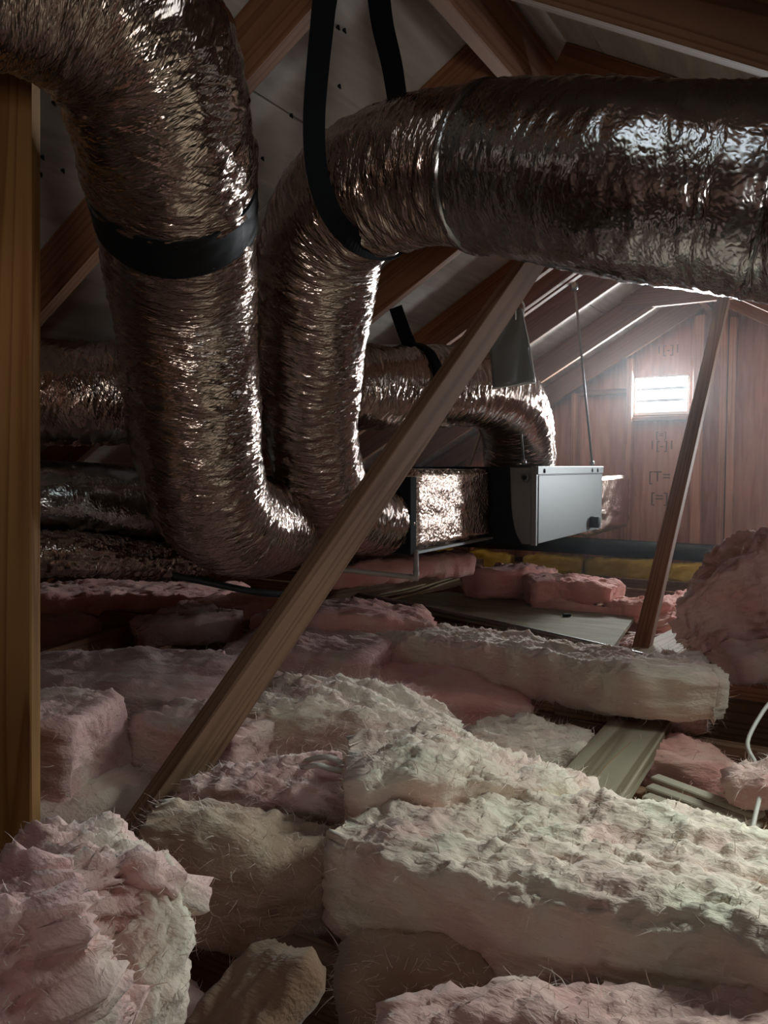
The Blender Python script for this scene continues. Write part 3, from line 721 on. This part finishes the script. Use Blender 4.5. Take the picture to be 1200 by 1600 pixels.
# grey plastic pouch hung on the brace
po = empty('document_pouch', tuple(P(800, 540, 2.4)), 'grey plastic pouch hanging by a loop from the diagonal brace', 'pouch')
cor = [(806, 480, 2.28), (818, 486, 2.28), (836, 597, 2.30), (768, 606, 2.26), (772, 540, 2.27)]
nu, nv_ = 14, 18; vv = []
Lp = [(804, 480), (766, 545), (770, 606)]; Rp = [(815, 482), (827, 545), (835, 596)]
for i in range(nv_ + 1):
    t_ = i / nv_
    def ip(A): return (np.interp(t_, (0, .5, 1), [q[0] for q in A]), np.interp(t_, (0, .5, 1), [q[1] for q in A]))
    l, r = ip(Lp), ip(Rp)
    for k in range(nu + 1):
        u_ = k / nu; x = l[0] + (r[0] - l[0]) * u_; y = l[1] + (r[1] - l[1]) * u_
        vv.append(P(x, y, 2.33 + .012 * math.sin(u_ * 5 + t_ * 3) - .02 * math.sin(math.pi * u_) * t_))
nn_ = len(vv)
vv += [v + FW * (.006 + .02 * math.sin(math.pi * (k % (nu + 1)) / nu)) for k, v in enumerate(vv)]
ff = []
for i in range(nv_):
    for k in range(nu):
        a = i * (nu + 1) + k; q = [a, a + nu + 1, a + nu + 2, a + 1]
        ff += [q, [x + nn_ for x in q[::-1]]]
for i in range(nv_):
    for a, b in ((i * (nu + 1), (i + 1) * (nu + 1)), ((i + 1) * (nu + 1) + nu, i * (nu + 1) + nu)): ff.append([b, a, a + nn_, b + nn_])
for k in range(nu):
    a = nv_ * (nu + 1) + k; ff.append([a + 1, a, a + nn_, a + 1 + nn_]); a = k; ff.append([a, a + 1, a + 1 + nn_, a + nn_])
mesh('film', vv, ff, M_pouch, po)
tube('hem', [P(769, 607, 2.33), P(800, 602, 2.31), P(836, 597, 2.33)], .004, M_pouch_edge, po, 6)
tube('hem', [P(836, 597, 2.33), P(828, 545, 2.33), P(815, 482, 2.33)], .0025, M_pouch_edge, po, 6)
tube('loop', [P(806, 500, 2.33), P(806, 478, 2.32), P(812, 468, 2.33), P(819, 480, 2.34), P(812, 505, 2.34)], .003, M_pouch_edge, po, 6, .006)

# condensate pipe, dark pipe at the wall foot, conduit and cables ---------------
cp_ = empty('drain_pipe', tuple(P(650, 900, 2.8)), 'beige condensate pipe with an elbow under the plenum', 'pipe')
tube('pipe_run', [P(470, 884, 2.72), P(560, 893, 2.72), P(648, 902, 2.70)], .0095, M_pvc, cp_, 10)
tube('riser', [P(650, 907, 2.70), P(650, 860, 2.74)], .0095, M_pvc, cp_, 10, smooth_path=False)
tube('elbow', [P(640, 901.5, 2.70), P(650, 903, 2.70), P(650, 892, 2.702)], .0125, M_pvc, cp_, 10, smooth_path=False)
bp_ = tube('black_pipe', [(-3.1, 5.30, .155), (-1.5, 5.30, .150), (-.55, 5.30, .145), (.6, 5.30, .14)], .058, M_pipe, None, 16); tag(bp_, 'fat black drain pipe along the foot of the gable wall', 'pipe')
c1 = tube('metal_conduit', [F(540, 924, .06), F(640, 945, .06), F(830, 985, .055), F(1035, 1031, .05), F(1200, 1066, .045), F(1330, 1090, .04)], .0105, M_cond, None, 10); tag(c1, 'grey metal conduit running past the near edge of the plywood sheet', 'conduit')
c2 = tube('black_hose', [P(60, 900, 2.3), P(200, 888, 2.35), P(300, 905, 2.35), P(400, 925, 2.4), P(470, 930, 2.5)], .011, M_pipe, None, 8); tag(c2, 'thin black hose in the dark under the left duct', 'hose')
for k, (dy, dx) in enumerate(((0, 0), (5, 6), (-5, 2))):
    c_ = tube('cream_cable', [F(572 + dx, 938 + dy, .035), F(640 + dx, 924 + dy, .04), F(690 + dx, 908 + dy * .6, .045), F(745 + dx, 893 + dy * .5, .05)], .006, M_ywire, None, 6)
    tag(c_, ('middle', 'nearest', 'farthest')[k] + ' of three cream cables lying along the edge board behind the plywood', 'cable', 'cream cables by the plywood')
wl = [F(432, 1214, .12), F(470, 1192, .16), P(510, 1183, 1.36), P(540, 1196, 1.36), P(543, 1206, 1.36), P(520, 1202, 1.34), P(490, 1196, 1.34), F(450, 1210, .13)]
c_ = tube('white_cable', wl, .005, M_wire, None, 8, .008); tag(c_, 'white cable loop on the fluffy batt beside the diagonal brace', 'cable')
c_ = tube('white_cable', [P(1215, 1085, 1.75), P(1192, 1112, 1.72), P(1168, 1160, 1.66), P(1182, 1195, 1.58), P(1190, 1225, 1.52), P(1180, 1275, 1.44), P(1172, 1310, 1.40)], .0045, M_wire, None, 8); tag(c_, 'white cable dangling over joists at the right edge', 'cable')

# ================================================================== boards on the floor
v = [F(584, 938, .03), F(958, 1010, .03), F(993, 962, .03), F(700, 924, .03)]
v2 = [q - Vector((0, 0, .016)) for q in v]
sh = mesh('plywood_sheet', [*v, *v2], [[0, 1, 2, 3], [7, 6, 5, 4], [0, 4, 5, 1], [1, 5, 6, 2], [2, 6, 7, 3], [3, 7, 4, 0]], M_floorply, None, False)
tag(sh, 'flat greenish plywood sheet below the air handler', 'plywood')
o = timber('wood_plank', F(905, 1262, .02), F(1035, 1090, .02), .145, .038, RT, M_grey); tag(o, 'weathered cracked plank laid across joists beside the big batt', 'plank')
cr_ = tube('crack', [F(925, 1225, .0395), F(948, 1195, .0395), F(962, 1182, .0395), F(985, 1160, .0395)], .0012, M_kraft, None, 5); sub(cr_, o)
o = timber('short_board', F(1010, 1030, .02), F(1085, 990, .02), .16, .03, RT, M_grey); tag(o, 'short board lying behind the slim brace foot', 'board')
for k in range(4):
    dx = (0, -8, -14, -42)[k]; dy = 15 * k
    o = timber('lath_strip', F(1022 + dx, 1214 + dy, .012), F(1190 + dx * .3, 1276 + dy * 1.1, .012), .030, .010, (0, 1, 0), M_lath)
    tag(o, ('farthest', 'second farthest', 'third', 'nearest and longest')[k] + ' pale lath strip of the small bundle beside the plank', 'strip', 'lath bundle on the joists')
o = timber('edge_board', F(470, 945, .06), F(752, 890, .06), .14, .038, (0, 0, 1), M_fir); tag(o, 'edge board running behind the cables toward the gable wall', 'board')
o = timber('edge_board', F(30, 1062, .06), F(262, 985, .06), .14, .038, (0, 0, 1), M_raft); tag(o, 'dark board on edge beside the left post', 'board')
o = timber('wood_block', F(872, 1100, .02), F(960, 1112, .02), .1, .04, (0, 1, 0), M_fir); tag(o, 'dark wood block under the drooping batt', 'block')
jb = tube('foil_ball', [P(930, 950, 3.6), P(936, 947, 3.6), P(943, 950, 3.6)], .02, M_foil_b, None, 9, smooth_path=False); tag(jb, 'crumpled foil scrap on the plywood sheet', 'scrap')
ch = link('black_chip', box_mesh('black_chip', .035, .022, .012, .003), M_rub, None, Matrix.Translation(F(886, 961, .037)) @ Matrix.Rotation(.6, 4, 'Z'), False)
tag(ch, 'small black chip lying on the plywood sheet', 'debris')
rg = random.Random(3)
for v_ in jb.data.vertices: v_.co += Vector((rg.uniform(-.008, .008), rg.uniform(-.008, .008), rg.uniform(-.008, .008)))

# ================================================================== insulation
G = 'pink glass wool batts'
def FZ(*a): return [F(x, y, z) for x, y, z in a]
# foreground
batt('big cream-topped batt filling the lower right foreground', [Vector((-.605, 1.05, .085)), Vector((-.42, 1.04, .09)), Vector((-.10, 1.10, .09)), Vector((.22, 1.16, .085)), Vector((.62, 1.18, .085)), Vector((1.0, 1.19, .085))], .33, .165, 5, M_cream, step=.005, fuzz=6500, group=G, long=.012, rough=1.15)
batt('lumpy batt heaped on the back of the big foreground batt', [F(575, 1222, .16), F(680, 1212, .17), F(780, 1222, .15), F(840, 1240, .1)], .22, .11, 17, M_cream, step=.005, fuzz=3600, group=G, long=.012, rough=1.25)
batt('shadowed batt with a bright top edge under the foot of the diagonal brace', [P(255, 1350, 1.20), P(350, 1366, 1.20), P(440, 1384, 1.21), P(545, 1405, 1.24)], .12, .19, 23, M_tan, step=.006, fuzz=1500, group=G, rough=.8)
batt('ragged pale tuft batt in the lower left corner', [P(-110, 1580, .66), P(-30, 1545, .66), P(30, 1520, .67), P(80, 1500, .68)], .12, .14, 29, M_pink, step=.004, fuzz=1800, group=G, rough=1.7, long=.006, flat=1)
batt('folded batt behind the ragged tuft at lower left', [P(30, 1450, .84), P(100, 1415, .84), P(160, 1400, .86), P(195, 1412, .88)], .15, .13, 30, M_pink, step=.004, fuzz=1800, group=G, rough=1.7, long=.006, flat=1)
batt('curled batt edge next to the ragged tuft at lower left', [P(150, 1660, .74), P(205, 1580, .78), P(240, 1500, .82), P(225, 1430, .86)], .08, .11, 37, M_cream, step=.004, fuzz=1000, group=G, long=.006, flat=1)
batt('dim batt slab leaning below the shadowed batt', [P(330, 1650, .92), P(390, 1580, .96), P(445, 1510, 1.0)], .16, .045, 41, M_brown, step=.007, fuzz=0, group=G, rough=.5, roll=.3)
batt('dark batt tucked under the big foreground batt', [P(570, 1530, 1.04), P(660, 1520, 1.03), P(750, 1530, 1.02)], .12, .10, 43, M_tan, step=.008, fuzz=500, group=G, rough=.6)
batt('pinkish batt along the bottom edge of the picture', [P(640, 1640, .88), P(800, 1625, .87), P(1000, 1622, .86), P(1280, 1622, .84), P(1600, 1622, .80)], .10, .09, 47, M_pink, step=.006, fuzz=700, group=G)
batt('low batt in the bay below the left corner', [P(-50, 1760, .9), P(150, 1720, .95), P(300, 1660, 1.0)], .3, .1, 49, M_pink, step=.012, fuzz=300, group=G)
# middle left
batt('square-cut batt end beside the left post', [F(-60, 1176, .12), F(60, 1172, .12), F(142, 1176, .12)], .24, .19, 53, M_pink, step=.006, fuzz=1500, group=G, round_=.02)
batt('cream batt lying under the square-cut batt', [F(20, 1262, .02), F(110, 1256, .02), F(190, 1236, .02)], .26, .10, 59, M_cream, step=.008, fuzz=500, group=G, rough=.7)
batt('small square batt end showing behind the diagonal brace', [F(250, 1155, .08), F(330, 1168, .08), F(398, 1180, .08)], .18, .14, 61, M_pink, step=.006, fuzz=1100, group=G, round_=.02)
batt('fluffy brown-lit batt behind the cable loop', [F(430, 1122, .10), F(520, 1122, .11), F(610, 1140, .09), F(680, 1170, .05)], .28, .13, 67, M_cream, step=.006, fuzz=4400, group=G, rough=1.25, long=.02)
batt('pale tufts in front of the cable loop', [F(330, 1250, .09), F(420, 1242, .11), F(500, 1238, .12), F(560, 1252, .1)], .15, .09, 71, M_pink, step=.005, fuzz=1900, group=G, rough=1.25, long=.012)
batt('broad shadowed batt left of the diagonal brace', [F(20, 1085, .07), F(180, 1080, .08), F(330, 1085, .08), F(420, 1092, .05)], .45, .15, 73, M_pink, step=.010, fuzz=700, group=G, rough=.8)
batt('dim batt behind the upper part of the brace foot', [F(380, 1030, .07), F(470, 1028, .08), F(580, 1042, .07)], .34, .14, 79, M_pink, step=.010, fuzz=600, group=G, rough=.8)
batt('humped rosy batt behind the dim brace batt', [F(440, 985, .08), F(540, 980, .12), F(660, 995, .08)], .34, .16, 83, M_pink2, M_fuzz2, step=.010, fuzz=600, group=G, rough=.9)
batt('crumpled batt on the dark board at left', [F(225, 992, .10), F(290, 978, .12), F(345, 975, .10)], .2, .11, 89, M_pink, step=.008, fuzz=600, group=G, rough=1.2)
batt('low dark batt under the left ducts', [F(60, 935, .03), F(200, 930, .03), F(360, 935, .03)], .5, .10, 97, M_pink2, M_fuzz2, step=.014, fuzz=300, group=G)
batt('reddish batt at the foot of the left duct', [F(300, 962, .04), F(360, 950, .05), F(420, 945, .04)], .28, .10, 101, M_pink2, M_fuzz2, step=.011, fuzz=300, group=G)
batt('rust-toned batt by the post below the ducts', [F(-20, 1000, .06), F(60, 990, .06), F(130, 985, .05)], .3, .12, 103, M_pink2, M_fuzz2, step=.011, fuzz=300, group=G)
# middle right
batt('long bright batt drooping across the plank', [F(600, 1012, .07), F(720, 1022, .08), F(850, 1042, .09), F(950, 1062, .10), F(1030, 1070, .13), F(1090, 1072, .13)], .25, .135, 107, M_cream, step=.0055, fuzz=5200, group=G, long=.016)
batt('torn flap hanging off the drooping batt', [F(985, 1098, .06), F(1040, 1108, .06), F(1085, 1112, .06)], .07, .12, 109, M_pink, step=.005, fuzz=900, group=G, rough=1.1)
batt('rosy batt in front of the long bright batt', [F(600, 1080, .0), F(700, 1086, .01), F(810, 1106, -.02)], .36, .12, 113, M_pink2, M_fuzz2, step=.009, fuzz=700, group=G, rough=.7)
batt('silvery batt sunk between joists left of the plank', [F(750, 1160, -.01), F(820, 1166, .0), F(905, 1176, -.02)], .22, .09, 127, M_cream, step=.006, fuzz=1900, group=G)
batt('rosy batt sunk between joists right of the plank', [F(1025, 1198, -.04), F(1070, 1202, -.03), F(1115, 1210, -.04)], .20, .11, 131, M_pink2, M_fuzz2, step=.006, fuzz=900, group=G)
batt('small pink lump at the right edge under the cable', [P(1165, 1228, 1.55), P(1195, 1226, 1.53), P(1260, 1228, 1.5)], .11, .07, 137, M_pink, step=.006, fuzz=700, group=G, rough=1.2)
batt('tall upright batt heap at the right edge', [(P(1105, 1000, 2.46), 1, .55), (P(1150, 968, 2.42), 1, .95), (P(1215, 945, 2.40), 1, 1.2), (P(1330, 920, 2.36), 1, 1.25), (P(1600, 925, 2.2), 1, 1.1)], .26, .36, 139, M_pink, step=.007, fuzz=3200, group=G, rough=1.9, long=.024, flat=1)
batt('low batt spilling before the upright heap', [P(1150, 1038, 2.2), P(1195, 1030, 2.2), P(1290, 1030, 2.15)], .18, .10, 149, M_pink, step=.008, fuzz=700, group=G)
batt('pink batt between the plywood sheet and slim brace', [F(1010, 985, -.02), F(1060, 960, .02), F(1110, 940, .04)], .28, .10, 151, M_pink2, M_fuzz2, step=.009, fuzz=600, group=G)
batt('pink batt remnants under the slim brace foot', [F(930, 1012, -.05), F(985, 1012, -.05), F(1050, 1022, -.05)], .24, .08, 155, M_pink, step=.009, fuzz=400, group=G)
# behind the plywood
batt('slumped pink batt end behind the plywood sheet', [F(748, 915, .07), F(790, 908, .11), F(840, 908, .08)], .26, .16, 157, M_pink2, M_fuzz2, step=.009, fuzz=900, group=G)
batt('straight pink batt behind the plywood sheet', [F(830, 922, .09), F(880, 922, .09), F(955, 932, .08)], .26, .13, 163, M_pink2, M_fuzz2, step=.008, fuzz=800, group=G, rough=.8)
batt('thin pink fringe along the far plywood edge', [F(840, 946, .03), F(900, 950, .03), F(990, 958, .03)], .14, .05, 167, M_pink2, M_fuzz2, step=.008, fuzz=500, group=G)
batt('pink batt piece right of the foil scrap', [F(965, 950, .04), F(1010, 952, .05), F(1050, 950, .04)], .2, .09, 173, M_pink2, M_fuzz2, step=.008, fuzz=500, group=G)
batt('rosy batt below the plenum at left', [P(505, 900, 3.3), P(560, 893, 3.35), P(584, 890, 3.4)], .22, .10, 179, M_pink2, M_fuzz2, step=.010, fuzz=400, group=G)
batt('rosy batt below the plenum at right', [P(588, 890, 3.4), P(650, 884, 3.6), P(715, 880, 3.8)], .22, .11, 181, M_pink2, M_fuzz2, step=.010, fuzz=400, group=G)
# yellow wool in the eave bays at the wall foot
for k, (xa, xb) in enumerate(((-2.85, -2.55), (-2.40, -2.12), (-1.95, -1.58), (-1.50, -1.0), (-.95, -.5))):
    batt(('far left', 'left', 'middle', 'wide', 'right')[k] + ' yellow glass wool piece at the foot of the gable wall', [Vector((xa, 5.30, .0)), Vector(((xa + xb) / 2, 5.30, .01)), Vector((xb, 5.30, .0))], .12, .14, 200 + k, M_yel, M_ywire, step=.014, fuzz=120, group='yellow wool at the wall foot')
